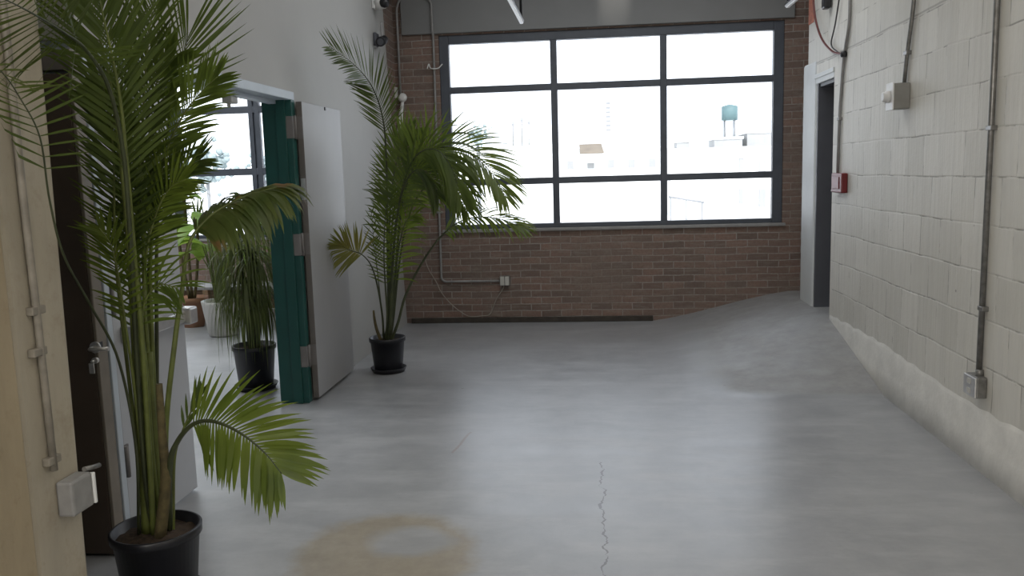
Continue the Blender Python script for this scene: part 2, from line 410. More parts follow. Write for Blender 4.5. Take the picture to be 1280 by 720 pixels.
# rough concrete kerb at the foot of the right wall
bm = B(); n = 90; rows = []
random.seed(3)
for i in range(n+1):
    y = -3+i*(7.38+3)/n
    top = .315+random.uniform(-.012, .012)+.012*math.sin(y*2.3); o_ = .006+random.uniform(-.0015, .0015)
    rows.append([bm.verts.new((R+.004, y, top+.045)), bm.verts.new((R-.004, y, top)), bm.verts.new((R-o_*.5, y, top-.10)), bm.verts.new((R-o_, y, .16)), bm.verts.new((R-o_*1.2, y, -.05)), bm.verts.new((R+.02, y, -.05))])
for i in range(n):
    for k in range(5):
        f = bm.faces.new((rows[i][k], rows[i][k+1], rows[i+1][k+1], rows[i+1][k])); f.smooth = 1 <= k <= 3
bm.faces.new(rows[0]); bm.faces.new(rows[-1][::-1])
bmesh.ops.recalc_face_normals(bm, faces=bm.faces[:])
struct('trim_4', bm, M['kerb'])
bm = B(); box(bm, (R+.003, 7.99, 2.30), (2.45, 8.30, 2.6)); box(bm, (R-.006, 7.975, 0), (2.45, 8.47, 2.52), .03); struct('trim_5', bm, M['jambwhite'])        # white pillar beside the door
bm = B(); box(bm, (-9.3, -3.3, 0), (2.7, -3.2, CZ)); struct('wall_front', bm, M['paint'])
# neighbouring room
bm = B(); box(bm, (-9.3, -3.2, 0), (-9.2, 11.2, CZ)); struct('wall_other_side', bm, M['paint'])
OD = 11.0
oz0, oz1 = .83, 3.2
xv = at(317, 170, OD).x
bm = B(); box(bm, (-9.2, OD, 0), (-2.3, OD+.3, oz0)); box(bm, (-9.2, OD, oz1), (-2.3, OD+.3, CZ)); box(bm, (-2.9, OD, oz0), (-2.3, OD+.3, oz1)); box(bm, (-9.2, OD, oz0), (-8.9, OD+.3, oz1))
struct('wall_other_back', bm, M['brick'])
bm = B(); box(bm, (-2.3, 9.3, 0), (-2.15, 11.3, CZ)); struct('wall_other_corner', bm, M['paint'])

def window(name, x0, x1, z0, z1, Y, cols, zs, fw=.10, mw=.068, dep=.09, sill=True, double=None):
    root = thing(name, ((x0+x1)/2, Y, z0)); root['kind'] = 'structure'
    b = B()
    box(b, (x0, Y, z0), (x0+fw, Y+dep, z1), .006); box(b, (x1-fw, Y, z0), (x1, Y+dep, z1), .006)
    box(b, (x0+fw, Y, z1-fw*.9), (x1-fw, Y+dep, z1), .006); box(b, (x0+fw, Y, z0), (x1-fw, Y+dep, z0+.045), .006)
    obj('window_frame', b, M['frame'], root)
    for x in cols:
        b = B()
        if double: box(b, (x-.075, Y+.01, z0+.04), (x-.012, Y+dep-.01, z1-.06), .005); box(b, (x+.012, Y+.01, z0+.04), (x+.075, Y+dep-.01, z1-.06), .005); box(b, (x-.02, Y+.04, z0+.04), (x+.02, Y+dep-.02, z1-.06))
        else: box(b, (x-mw/2, Y+.006, z0+.04), (x+mw/2, Y+dep-.01, z1-.06), .005)
        obj('mullion', b, M['frame'], root)
    ex = [x0+fw]+list(cols)+[x1-fw]; ez = [z0+.045]+list(zs)+[z1-fw*.9]
    for z in zs:
        b = B(); box(b, (x0+.05, Y+.012, z-mw/2), (x1-.05, Y+dep-.012, z+mw/2), .005); obj('transom', b, M['frame'], root)
    for i in range(len(ex)-1):
        for j in range(len(ez)-1):
            b = B(); box(b, (ex[i], Y+dep*.5-.003, ez[j]), (ex[i+1], Y+dep*.5+.003, ez[j+1])); obj('pane', b, M['glass'], root)
    if sill:
        b = B(); box(b, (x0-.03, Y-.05, z0-.035), (x1+.03, Y+.06, z0), .008); obj('window_sill', b, M['sill'], root)
    return root
window('window_1', WX0, WX1, WZ0, WZ1, D+.02, [-.4485, .6741], [1.504, 2.4696])
zt = at(300, 137, OD).z; zm = at(300, 215, OD).z
window('window_2', -8.9, -2.9, oz0, oz1, OD+.03, [xv-4*1.13, xv-3*1.13, xv-2*1.13, xv-1.13, xv, xv+1.13], [zm, zt], double=True, mw=.09)

# double door frame: teal far jamb, pale header
bm = B()
box(bm, (L-.20, OY1-.04, 0), (L+.012, OY1+.030, OZ+.0), .004); box(bm, (L-.10, OY1-.055, 0), (L-.03, OY1-.035, OZ), .003)
struct('trim_6', bm, M['teal'])
bm = B(); box(bm, (L-.21, OY0, OZ-.005), (L+.012, OY1+.03, OZ+.052), .004); box(bm, (L-.14, OY0, OZ-.03), (L-.09, OY1-.05, OZ))
struct('trim_7', bm, M['hdr'])  # header's pale blue stands for the reflection on glossy teal
bm = B(); box(bm, (L-.2, OY0-.02, 0), (L+.008, OY0+.02, OZ), .004); box(bm, (L-.1, OY0+.02, 0), (L-.03, OY0+.045, OZ), .004); struct('trim_8', bm, M['hdr'])
bm = B(); box(bm, (L-.011, OY0-.098, 0), (L+.004, OY0-.028, OZ+.0), .004); struct('trim_9', bm, M['post'])

# far leaf, folded back flat against the left wall
lf = thing('door_1', (L+.02, OY1+.035, 0), kind='structure')
bm = B(); box(bm, (L+.018, OY1+.035, .02), (L+.060, OY1+.925, 2.128), .003)
for f in bm.faces: f.material_index = 1 if f.calc_center_median().y < OY1+.04 else 0
obj('door_leaf', bm, [M['leaf_grey'], M['edge']], lf)
for hz in (1.95, 1.14, .34):
    b = B(); box(b, (L-.032, OY1-.0445, hz-.075), (L+.012, OY1-.0402, hz+.075), .001); box(b, (L+.013, OY1+.031, hz-.075), (L+.058, OY1+.0347, hz+.075))
    tube(b, [(L+.021, OY1-.005, hz-.08), (L+.021, OY1-.005, hz+.08)], .009, 10); box(b, (L+.0125, OY1-.044, hz-.075), (L+.016, OY1+.03, hz+.075))
    o = obj('hinge', b, M['hinge'], lf); o['label'] = 'grey metal hinge'
b = B(); q = onx(406, 136, L+.06); box(b, (L+.058, q.y-.014, q.z-.012), (L+.066, q.y+.014, q.z+.012), .003); obj('bolt_hole', b, M['black'], lf)
b = B(); box(b, (L+.02, OY1+.0345, 1.45), (L+.056, OY1+.0385, 1.60)); obj('edge_plate', b, M['steel'], lf)
# near leaf, standing closed in the doorway, with its push bar
lf = thing('door_2', (L-.02, OY0+.05, 0), kind='structure')
bm = B(); box(bm, (L-.055, OY0+.05, .015), (L-.012, 4.085, OZ-.015), .004); obj('door_leaf', bm, M['leaf_blue'], lf)
b = B(); za, zb_ = .905, .965
box(b, (L-.012, OY0+.11, za), (L+.045, 4.05, zb_), .008); box(b, (L-.012, OY0+.10, za-.008), (L+.062, OY0+.17, zb_+.010), .008); box(b, (L-.012, 3.99, za-.012), (L+.07, 4.075, zb_+.012), .010)
o = obj('push_bar', b, M['steel'], lf); o['label'] = 'bright steel push bar'
for hz in (1.9, 1.1, .38):
    b = B(); tube(b, [(L+.008, OY0+.035, hz-.07), (L+.008, OY0+.035, hz+.07)], .010, 10); box(b, (L-.012, OY0+.035, hz-.07), (L-.004, OY0+.075, hz+.07)); obj('hinge', b, M['hinge'], lf)
# brown door in the alcove
lf = thing('door_3', (-2.6, 3.30, 0), kind='structure')
bm = B(); box(bm, (-3.08, 3.30, .01), (L-.0125, 3.345, 2.045), .003); obj('door_leaf', bm, M['brown'], lf)
q = at(121, 437, 3.25)
b = B(); lathe(b, (q.x-.035, 3.292, q.z), [(.024, 0), (.024, .008)], 20, 'Y'); tube(b, bent([(q.x-.035, 3.30, q.z), (q.x-.035, 3.245, q.z), (q.x+.055, 3.245, q.z+.004)], .02), .0085, 10)
obj('lever_handle', b, M['steel'], lf)
b = B(); kx = q.x-.038; kz = q.z-.055
lathe(b, (kx, 3.285, kz), [(.013, 0), (.013, .016)], 16, 'Y'); tube(b, [(kx, 3.292, kz), (kx, 3.265, kz)], .005, 8); box(b, (kx-.012, 3.260, kz-.05), (kx+.012, 3.266, kz-.005), .003)
obj('lock_with_key', b, M['steel'], lf)
b = B(); box(b, (L+.003, OY0-.092, q.z-.018), (L+.006, OY0-.062, q.z+.018), .001); obj('latch_plate', b, M['black'], lf)
bm = B(); box(bm, (-3.08, 3.31, 2.06), (L-.0125, OY0-.041, 2.14), .004); struct('trim_10', bm, M['edge'])
# dark grey door in the right wall, up on the landing
lf = thing('door_4', (2.12, 7.7, .30), kind='structure')
bm = B(); box(bm, (2.10, 7.42, .31), (2.15, 7.95, 2.28), .004); obj('door_leaf', bm, M['doordark'], lf)
b = B(); box(b, (R+.005, 7.935, .29), (2.16, 7.973, 2.31), .004); box(b, (R+.02, 7.41, 2.27), (2.16, 7.94, 2.31), .004); box(b, (R+.06, 7.402, .29), (2.16, 7.425, 2.28), .003); obj('door_frame', b, M['darkgrey'], lf)
b = B(); box(b, (2.085, 7.70, 1.27), (2.10, 7.76, 1.45), .003); tube(b, bent([(2.10, 7.73, 1.36), (2.05, 7.73, 1.36), (2.05, 7.83, 1.36)], .02), .009, 8); obj('door_handle', b, M['steel'], lf)
bm = B(); box(bm, (R-.004, 7.40, 2.30), (R+.34, 8.02, 2.36), .006); box(bm, (R-.012, 7.40, 2.345), (R+.02, 8.02, 2.385), .006); struct('trim_11', bm, M['jambwhite'])

# ------------------------------------------------------------------ fittings
def conduit(name, pts, r, mt, label, clips=(), cat='conduit', bend=.07, n=6):
    pts = [Vector(p) for p in pts]
    root = thing(name, pts[0], label, cat)
    b = B(); tube(b, bent(pts, bend, n), r, 10); obj('pipe', b, mt, root)
    for c, ax in clips:
        b = B(); c = Vector(c)
        if ax == 'x': box(b, c-Vector((.006+r, .03, .012)), c+Vector((r+.002, .03, .012)), .003)
        else: box(b, c-Vector((.03, r+.002, .012)), c+Vector((.03, r+.006, .012)), .003)
        obj('clip', b, mt, root)
    return root
# right wall: tall bare conduit down to its outlet box
yc = 4.47; r = .0145; X = R-r-.002
c = conduit('conduit', [(X, yc+.01, .52), (X, yc+.0, 2.0), (X, yc, CZ-.02)], r, M['galv'], 'bare metal conduit running floor to ceiling on the near right white block wall', [((X+.006, yc, z), 'x') for z in (.85, 1.75)])
b_ = thing('outlet_box', (R, 4.47, .40), 'grey metal outlet box at the foot of the right wall conduit', 'outlet')
b = B(); box(b, (R-.055, 4.41, .395), (R-.001, 4.54, .505), .008); obj('box_body', b, M['galv'], b_)
b = B(); box(b, (R-.064, 4.405, .398), (R-.055, 4.545, .502), .004); obj('cover_plate', b, M['steel'], b_)
for dz in (.425, .475):
    b = B(); box(b, (R-.0665, 4.455, dz-.014), (R-.064, 4.495, dz+.014), .002); obj('socket', b, M['offwhite'], b_)
b = B(); tube(b, [(X, yc, .50), (X, yc, .535)], .020, 10); obj('connector', b, M['galv'], b_)
# switch box with plug higher up
pb = onx(1137, 105, R)
b_ = thing('junction_box', (R, 5.83, 1.92), 'square grey metal box with a white plug high on the right block wall', 'electrical box')
b = B(); box(b, (R-.10, 5.64, 1.925), (R-.001, 5.76, 2.085), .006); obj('box_body', b, plain('grey_box_enamel', (.25, .245, .23), .45, .1), b_)
b = B(); box(b, (R-.108, 5.634, 1.92), (R-.10, 5.766, 2.09), .003); lathe(b, (R-.108, 5.70, 2.005), [(.038, 0), (.038, -.022), (.030, -.026), (.030, -.040), (.022, -.042)], 20, 'X'); obj('socket_cover', b, M['white'], b_)
X2 = R-.016
pts = [onx(1130, 106, X2), onx(1134, 66, X2), onx(1141, 16, X2), onx(1146, -40, X2)]
for k in pts: k.x = X2
c = conduit('conduit', pts, .0125, M['galv'], 'short bent metal conduit rising from the square box on the right wall', [((X2+.004, pts[1].y, pts[1].z), 'x')], bend=.12)
# conduit down to the red alarm box beside the door
X3 = R-.014
p0, p1 = onx(1047, 217, X3), onx(1055, 68, X3)
c = conduit('conduit', [p0, (X3, p0.y-.02, p0.z+.5), p1, onx(1062, 30, X3), onx(1063, -50, X3)], .012, M['galv_light'], 'thin conduit beside the dark grey door dropping to the red box', [((X3+.004, p0.y-.02, 1.95), 'x')], bend=.12)
q0, q1 = onx(1040, 217, R-.04), onx(1053, 240, R-.04)
b_ = thing('alarm_box', (R, 7.2, 1.36), 'small dark red alarm box on the white wall beside the grey door', 'alarm box')
b = B(); box(b, (R-.05, q1.y, 1.365), (R-.001, q0.y-.02, 1.52), .008); obj('box_body', b, M['red'], b_)
b = B(); box(b, (R-.056, q1.y+.06, 1.395), (R-.05, q0.y-.07, 1.49), .004); obj('front_plate', b, M['red'], b_)
b = B(); box(b, (R-.042, q0.y-.02, 1.40), (R-.012, q0.y-.005, 1.49), .003); obj('side_label', b, M['white'], b_)
# loose cables gathered at the conduit
kn = onx(1055, 68, R-.02)
def cable(name, uv, X_, r_, mt, label, cat='cable', n=26):
    pts = [onx(u, v, X_) for u, v in uv]
    b = B(); tube(b, spline(pts, n), r_, 6); return tag(obj(name, b, mt), label, cat)
cable('cable', [(1016, -30), (1018, 15), (1026, 46), (1040, 64), (1054, 68)], R-.03, .0095, M['redcable'], 'dark reddish cable looping down beside the door top to the conduit')
cable('cable', [(1052, -20), (1044, 30), (1039, 55), (1046, 64), (1054, 69)], R-.022, .006, M['dark'], 'thin dark cable hanging in a loop above the grey door')
b = B(); lathe(b, (R-.022, kn.y, kn.z-.02), [(.02, 0), (.026, .012), (.026, .03), (.018, .045)], 14); tag(obj('cable_clamp', b, M['black']), 'black clamp tying the cables to the conduit above the door', 'clamp')
q = onx(1012, 18, R-.004)
bm = B(); box(bm, (R-.006, 8.12, 2.86), (R+.05, 8.302, CZ), .004); struct('trim_12', bm, plain('bare_red_brick', (.40, .15, .10), .85, var=.3, scale=18, bump=.6))
qb = onx(1033, 8, R-.04)
b_ = thing('speaker', qb, 'small black device high on the right wall over the door', 'device')
b = B(); box(b, (R-.07, qb.y-.05, qb.z-.02), (R-.012, qb.y+.05, qb.z+.25), .012); obj('body', b, M['black'], b_)
b = B(); box(b, (R-.014, qb.y-.02, qb.z+.05), (R-.001, qb.y+.02, qb.z+.15), .003); obj('bracket', b, M['darkgrey'], b_)
# back wall conduits
Yc = D-.018
pA = [(at(630, 351, Yc)), at(552, 352, Yc), at(545, 150, Yc), at(542, 60, Yc)]
for k in pA: k.y = Yc
zb2 = pA[0].z
P1 = [Vector((-1.06, Yc, zb2)), Vector((pA[1].x, Yc, zb2)), Vector((pA[2].x, Yc, 2.2)), Vector((pA[3].x, Yc, 3.0)), Vector((pA[3].x, D-.055, 3.07)), Vector((pA[3].x, D-.055, 3.38)), Vector((-1.82, D-.055, 3.43)), Vector((-2.0, D-.055, 3.43)), Vector((-2.06, D-.04, 3.33)), Vector((-2.062, Yc-.005, 2.95)), Vector((-2.06, Yc-.005, 2.45))]
c = conduit('conduit', P1, .0125, M['galv_light'], 'long looped conduit left of the big window running down to the wall outlet', [((pA[2].x, Yc+.003, z), 'y') for z in (1.2, 2.0)], bend=.06)
b_ = thing('wall_outlet', (-1.0, D, zb2), 'small ivory double outlet box low on the brick wall', 'outlet')
b = B(); box(b, (-1.07, D-.05, zb2-.05), (-.96, D-.001, zb2+.055), .006); obj('box_body', b, M['galv'], b_)
for k in (-1.043, -.99):
    b = B(); box(b, (k-.02, D-.058, zb2-.046), (k+.024, D-.05, zb2+.05), .005); obj('socket_cover', b, M['offwhite'], b_)
uv = [(530, 318), (535, 335), (545, 352), (552, 366), (566, 382), (585, 395), (603, 398), (613, 392), (620, 375), (628, 362), (630, 357)]
b = B(); pts = [at(u, v, D-.025) for u, v in uv]; pts = [Vector((q.x, D-.025, max(q.z, .075))) for q in pts]
tube(b, spline(pts, 50), .0055, 6); tag(obj('power_cord', b, M['cord']), 'thin slack cord drooping along the brick wall to the ivory outlet', 'cord')
b = B(); pts = [at(u, v, D-.05) for u, v in [(534, 86), (536, 80), (538, 85), (542, 86), (548, 85), (553, 80)]]
tube(b, spline(pts, 20), .006, 6); tag(obj('wire_tie', b, M['white']), 'small curled white wire tie on the conduit left of the window', 'wire')
# wall sensor at the corner
q = at(503, 122, D-.06)
b_ = thing('motion_sensor', (q.x, D-.02, q.z), 'small white round-headed sensor on a stem near the brick corner', 'sensor')
b = B(); lathe(b, (q.x, D-.085, q.z), [(.022, 0), (.043, .012), (.048, .03), (.040, .05)], 22, 'Y'); obj('head', b, M['white'], b_)
b = B(); tube(b, spline([(q.x, D-.05, q.z-.03), (q.x-.02, D-.05, q.z-.14), (q.x-.045, D-.045, q.z-.30), (q.x-.055, D-.03, q.z-.36)], 12), lambda t: .016+.016*t, 10); obj('stem', b, M['white'], b_)
b = B(); box(b, (q.x-.10, D-.07, q.z+.0), (q.x-.055, D-.001, q.z+.11), .006); obj('mounting_block', b, M['offwhite'], b_)
# security cameras on the left wall
def seccam(u, v, label, bullet):
    q = onx(u, v, L+.06)
    root = thing('security_camera', (L, q.y, q.z), label, 'camera')
    b = B(); box(b, (L+.001, q.y-.06, q.z-.055), (L+.03, q.y+.06, q.z+.065), .008); obj('mount', b, M['darkgrey'] if bullet else M['white'], root)
    if bullet:
        b = B(); tube(b, bent([(L+.02, q.y, q.z+.0), (L+.07, q.y, q.z+.0), (L+.075, q.y-.01, q.z+.16)], .03), .011, 8); obj('arm', b, M['galv_light'], root)
        b = B(); tube(b, [(L+.075, q.y+.06, q.z+.01), (L+.085, q.y-.12, q.z-.035)], lambda t: .042 if t < .9 else .045, 18); obj('body', b, M['black'], root)
        b = B(); tube(b, [(L+.085, q.y-.12, q.z-.035), (L+.0855, q.y-.127, q.z-.037)], .03, 16); obj('lens', b, M['darkgrey'], root)
    else:
        b = B(); tube(b, [(L+.03, q.y, q.z), (L+.12, q.y-.02, q.z-.005)], lambda t: .062-.012*t, 20); obj('body', b, M['white'], root)
        b = B(); lathe(b, (L+.12, q.y-.04, q.z-.005), [(.02, -.045), (.040, -.03), (.048, 0), (.040, .03), (.02, .045)], 20, 'X'); obj('lens', b, M['black'], root)
seccam(474, 4, 'white and black turret camera at the top corner of the left wall', False)
seccam(476, 50, 'black bullet camera on an arm below the white turret camera', True)
# beige wall conduit and outlet box
X4 = -1.65+.013
pts = [onx(10, 60, X4), onx(28, 240, X4), onx(47, 400, X4), onx(68, 588, X4)]
c = conduit('conduit', [(X4, pts[0].y-.03, CZ-.1)]+pts, .011, M['cond_tan'], 'thin painted conduit on the beige wall edge at the far left', [((X4-.004, onx(u, v, X4).y, onx(u, v, X4).z), 'x') for u, v in ((46, 388), (48, 440), (66, 575))], bend=.15)
b_ = thing('outlet_box', (-1.65, 2.37, .62), 'worn cream outlet box at the foot of the beige wall conduit', 'outlet')
b = B(); box(b, (-1.649, 2.315, .60), (-1.595, 2.42, .71), .008); obj('box_body', b, M['galv_light'], b_)
b = B(); box(b, (-1.60, 2.418, .604), (-1.59+.0, 2.43, .704), .003); box(b, (-1.64, 2.42, .604), (-1.592, 2.428, .704), .003); obj('cover_plate', b, M['white'], b_)
b = B(); tube(b, [(-1.62, 2.42, .715), (-1.62, 2.47, .705), (-1.62, 2.50, .700)], .008, 8); obj('side_stub', b, M['galv'], b_)
# door stop bracket on the header
q = onx(293, 121, L-.1)
b = B(); box(b, (L-.16, q.y-.05, OZ-.075), (L-.10, q.y+.05, OZ-.0305), .006); tube(b, [(L-.13, q.y-.02, OZ-.075), (L-.13, q.y-.02, OZ-.095)], .012, 10)
tag(obj('door_holder', b, M['offwhite']), 'small pale catch hanging under the double door header', 'catch')
# slim pendant tubes
def pendant(x, z, label, y1=7.0):
    root = thing('pendant_light', (x, y1, z), label, 'lamp', )
    b = B(); tube(b, [(x, y1, z), (x, 1.2, z)], .021, 14); obj('housing', b, M['black'], root)
    b = B(); box(b, (x-.014, 1.25, z-.027), (x+.014, y1-.015, z-.012), .006); o = obj('tube_lens', b, M['lens'], root)
    for y in (y1-.03, 4.2, 1.4):
        b = B(); tube(b, [(x, y, z), (x, y, CZ-.02)], .011, 8); lathe(b, (x, y, CZ-.03), [(.04, 0), (.04, .03)], 16); obj('rod', b, M['black'], root)
pendant(at(652, 26, 7).x, at(652, 26, 7).z, 'slim tube pendant hanging by a black rod above the left panes')
pendant(at(984, 6, 7).x, at(984, 6, 7).z+.0, 'slim tube pendant whose tip shows above the window right end')

# ------------------------------------------------------------------ plants
def leaflet(bm, p, d, n, ln, w, droop, seg=6, mat=0, curl=0.0):
    q = Vector(p); d = d.normalized(); st = ln/seg; prev = None
    for k in range(seg+1):
        t = k/seg
        ww = w*(.30+1.9*t if t < .37 else 1.0*(1-((t-.37)/.63)**1.8)) if t < 1 else 0
        sd = d.cross(n)
        sd = sd.normalized() if sd.length > 1e-4 else Vector((1, 0, 0))
        if k == seg: cur = [bm.verts.new(q)]
        else: cur = [bm.verts.new(q-sd*ww/2), bm.verts.new(q+sd*ww/2)]
        if prev:
            f = bm.faces.new((prev[0], prev[1], cur[1], cur[0]) if len(cur) == 2 else (prev[0], prev[1], cur[0]))
            f.material_index = mat; f.smooth = True
        prev = cur
        q = q+d*st
        d = (d+Vector((0, 0, -droop*st*(1.0+t)*2.2))).normalized()
        n = (n-d*n.dot(d)).normalized()
def clear(bm):                      # leaves bend along walls and door instead of entering them
    for v in bm.verts:
        c = v.co
        if c.y < 2.46: c.x = max(c.x, -1.628)
        elif 5.75 < c.y: c.x = max(c.x, L+.07 if c.y < 6.76 else L+.014)
        c.y = min(c.y, D-.04); c.z = max(c.z, .012)
def frond(root, pts, N_=(0, -.6, .8), Lm=.3, t0=.35, n=30, a0=62, a1=22, droop=.9, w=.020, r0=.012, mt='leaf1', stem='stem', lift=.1, sides=(1, -1), jit=.12, prof=.5, tipfan=0):
    P = spline(pts, 60)
    b = B(); tube(b, P, lambda t: max(.0018, r0*(1-t)**.8), 7)
    clear(b); fr = obj('frond', b, M[stem], root)
    b = B(); H = Vector(N_).normalized()
    for i in range(n):
        t = t0+(1-t0)*(i+.5)/n; k = min(59, int(t*60)); fr_ = t*60-k
        p = P[k].lerp(P[k+1], fr_); T = (P[k+1]-P[max(0, k-1)]).normalized()
        Nn = H-T*H.dot(T)
        Nn = Nn.normalized() if Nn.length > .05 else T.orthogonal().normalized()
        Sd = T.cross(Nn)
        s = (t-t0)/(1-t0)
        ang = math.radians(a0+(a1-a0)*s)
        ln = Lm*(prof+(1-prof)*math.sin(math.pi*min(1, .12+s*.80)))*(1.0 if s < .8 else 1-.35*(s-.8)/.2)
        for sg in sides:
            a = ang+random.uniform(-jit, jit)
            d = T*math.cos(a)+Sd*sg*math.sin(a)+Nn*(lift+random.uniform(-.08, .08))
            leaflet(b, p, d, (Nn+Vector((random.uniform(-.25, .25), random.uniform(-.25, .25), random.uniform(-.25, .25)))).normalized(), ln*random.uniform(.88, 1.08), w*random.uniform(.8, 1.15), droop*random.uniform(.7, 1.3))
    clear(b); obj('leaflets', b, M[mt], fr)
    return fr
def pot(root, c, r, h, mt='pot', saucer=True, soil=True, lip=.012):
    c = Vector(c)
    b = B(); z0 = .012 if saucer else .0
    lathe(b, c, [(r*.76, z0), (r*.78, z0+.006), (r*.94, h-.035), (r*1.0, h-.034), (r*1.01, h-.004), (r*.985, h), (r*.93, h-.002), (r*.90, h-.05)], 48); obj('pot', b, M[mt], root)
    if saucer:
        b = B(); lathe(b, c, [(r*.86, 0), (r*.98, .034), (r*1.0, .038), (r*.96, .038), (r*.80, .011)], 48); obj('saucer', b, M[mt], root)
    if soil:
        b = B(); random.seed(11)
        t = bmesh.new(); bmesh.ops.create_uvsphere(t, u_segments=32, v_segments=12, radius=1)
        for v in t.verts: v.co = Vector((v.co.x*r*.925, v.co.y*r*.925, v.co.z*.022+(random.uniform(-.006, .006) if v.co.z > 0 else 0)))+c+Vector((0, 0, h-.045))
        merge(b, t); obj('soil', b, M['soil'], root, True)
W = lambda lst: [at(u, v, y) for u, v, y in lst]

# --- near palm
pc = at(192, 755, 2.93); pc.z = 0; pc.x = -1.695
np_ = thing('potted_palm', pc, 'tall feathery palm in a black pot close to the camera by the doorway', 'plant', 'palms in black pots')
np_.pop('group') if 'group' in np_ else None
pot(np_, pc, .165, .305)
def B0(dx, dy): return Vector((pc.x+dx, pc.y+dy, .27))
# stout fibrous stem bases
for dx, dy, uv in ((.03, -.03, [(207, 600, 2.9), (203, 545, 2.9), (199, 480, 2.9)]), (-.035, .0, [(181, 600, 2.93), (179, 540, 2.93), (178, 470, 2.95)]), (.0, .045, [(196, 590, 2.97), (190, 520, 2.97), (187, 440, 2.97)])):
    b = B(); tube(b, spline([B0(dx, dy)]+W(uv), 16), lambda t: .024-.012*t, 10); obj('stem', b, M['trunk'] if dx > .02 else M['stem'], np_)
random.seed(21)
# the big leaf drooping to the lower right
frond(np_, [B0(.04, .02)]+W([(212, 585, 2.9), (222, 552, 2.88), (242, 530, 2.86), (268, 527, 2.82), (300, 541, 2.78), (330, 565, 2.74), (352, 592, 2.72)]), N_=(.25, -.80, .55), Lm=.235, t0=.42, n=34, a0=74, a1=30, droop=.55, w=.021, r0=.013, mt='leaf3', stem='stem_dark', lift=.02, prof=.78, jit=.05)
# upright spears beside it
frond(np_, [B0(.05, .03)]+W([(218, 575, 3.0), (228, 540, 3.0), (240, 512, 3.0), (250, 492, 3.0)]), N_=(0, -1, .1), Lm=.12, t0=.5, n=6, a0=22, a1=8, droop=.2, w=.014, r0=.008, mt='leaf2')
# arch to the right through the doorway opening
frond(np_, [B0(.03, .05)]+W([(207, 547, 3.0), (219, 425, 3.02), (228, 360, 3.05), (232, 325, 3.05), (240, 297, 3.06), (262, 271, 3.08), (290, 253, 3.1), (318, 241, 3.1), (346, 234, 3.1)]), N_=(.1, -.35, .93), Lm=.27, t0=.58, n=48, a0=66, a1=14, droop=3.2, w=.024, r0=.012, mt='leaf_b', stem='stem', lift=.0)
# central upright leaves
frond(np_, [B0(-.02, .0)]+W([(176, 560, 2.95), (168, 440, 2.95), (162, 330, 2.95), (153, 220, 2.93), (141, 120, 2.88), (124, 45, 2.82), (106, -15, 2.75), (84, -60, 2.7)]), N_=(.75, -.6, .2), Lm=.30, t0=.46, n=46, a0=54, a1=26, droop=.22, w=.0135, r0=.013, mt='leaf1', jit=.08)
frond(np_, [B0(.01, .02)]+W([(187, 560, 3.0), (182, 440, 3.03), (180, 330, 3.06), (178, 220, 3.1), (180, 120, 3.1), (188, 30, 3.08), (200, -50, 3.05)]), N_=(-.2, -.95, .2), Lm=.27, t0=.46, n=46, a0=56, a1=26, droop=.3, w=.014, r0=.012, mt='leaf2', jit=.08)
frond(np_, [B0(.0, -.02)]+W([(186, 560, 2.9), (178, 430, 2.88), (168, 320, 2.85), (160, 220, 2.8), (151, 130, 2.75), (138, 60, 2.68), (126, 5, 2.62), (119, -50, 2.56)]), N_=(.75, -.5, .4), Lm=.29, t0=.50, n=40, a0=50, a1=24, droop=.3, w=.0145, r0=.012, mt='leaf1', jit=.08)
# fan toward the upper right
frond(np_, [B0(.02, .05)]+W([(198, 560, 3.1), (196, 420, 3.15), (196, 310, 3.2), (201, 220, 3.25), (212, 150, 3.3), (222, 105, 3.3), (229, 72, 3.3), (235, 46, 3.3)]), N_=(.05, -1, .05), Lm=.37, t0=.70, n=12, a0=50, a1=14, droop=.05, w=.011, r0=.010, mt='leaf2', stem='stem_dark', prof=.9, jit=.03, lift=0)
# right-hand fan crossing the window
frond(np_, [B0(.03, .03)]+W([(196, 540, 3.02), (190, 420, 3.05), (188, 330, 3.1), (194, 250, 3.12), (208, 190, 3.12), (228, 146, 3.1), (250, 117, 3.08), (272, 96, 3.06)]), N_=(.15, -.95, .25), Lm=.23, t0=.48, n=46, a0=54, a1=18, droop=.3, w=.012, r0=.011, mt='leaf1', jit=.08)
frond(np_, [B0(.02, .04)]+W([(192, 540, 3.05), (186, 430, 3.1), (186, 340, 3.12), (194, 280, 3.15), (210, 238, 3.15), (230, 212, 3.15), (250, 200, 3.15)]), N_=(.1, -.8, .5), Lm=.20, t0=.5, n=34, a0=62, a1=22, droop=.7, w=.013, r0=.010, mt='leaf2')
# arches to the upper left
frond(np_, [B0(-.02, .0)]+W([(178, 560, 2.9), (170, 430, 2.88), (163, 300, 2.82), (154, 190, 2.75), (136, 110, 2.65), (108, 63, 2.52), (82, 42, 2.38), (50, 22, 2.22), (10, 1, 2.06), (-30, -15, 1.92)]), N_=(.1, -.97, .2), Lm=.26, t0=.55, n=30, a0=74, a1=60, droop=.12, w=.0125, r0=.011, mt='leaf2', stem='stem_dark', lift=.0, jit=.05)
frond(np_, [B0(-.06, -.02)]+W([(170, 560, 2.85), (148, 450, 2.8), (112, 380, 2.66), (80, 320, 2.42), (62, 250, 2.33), (50, 172, 2.25), (24, 121, 2.16), (0, 88, 2.05), (-40, 60, 1.92)]), N_=(.1, -1, .1), Lm=.22, t0=.60, n=20, a0=76, a1=34, droop=.08, w=.0085, r0=.006, mt='leaf2', stem='stem_dark', lift=0, jit=.05)
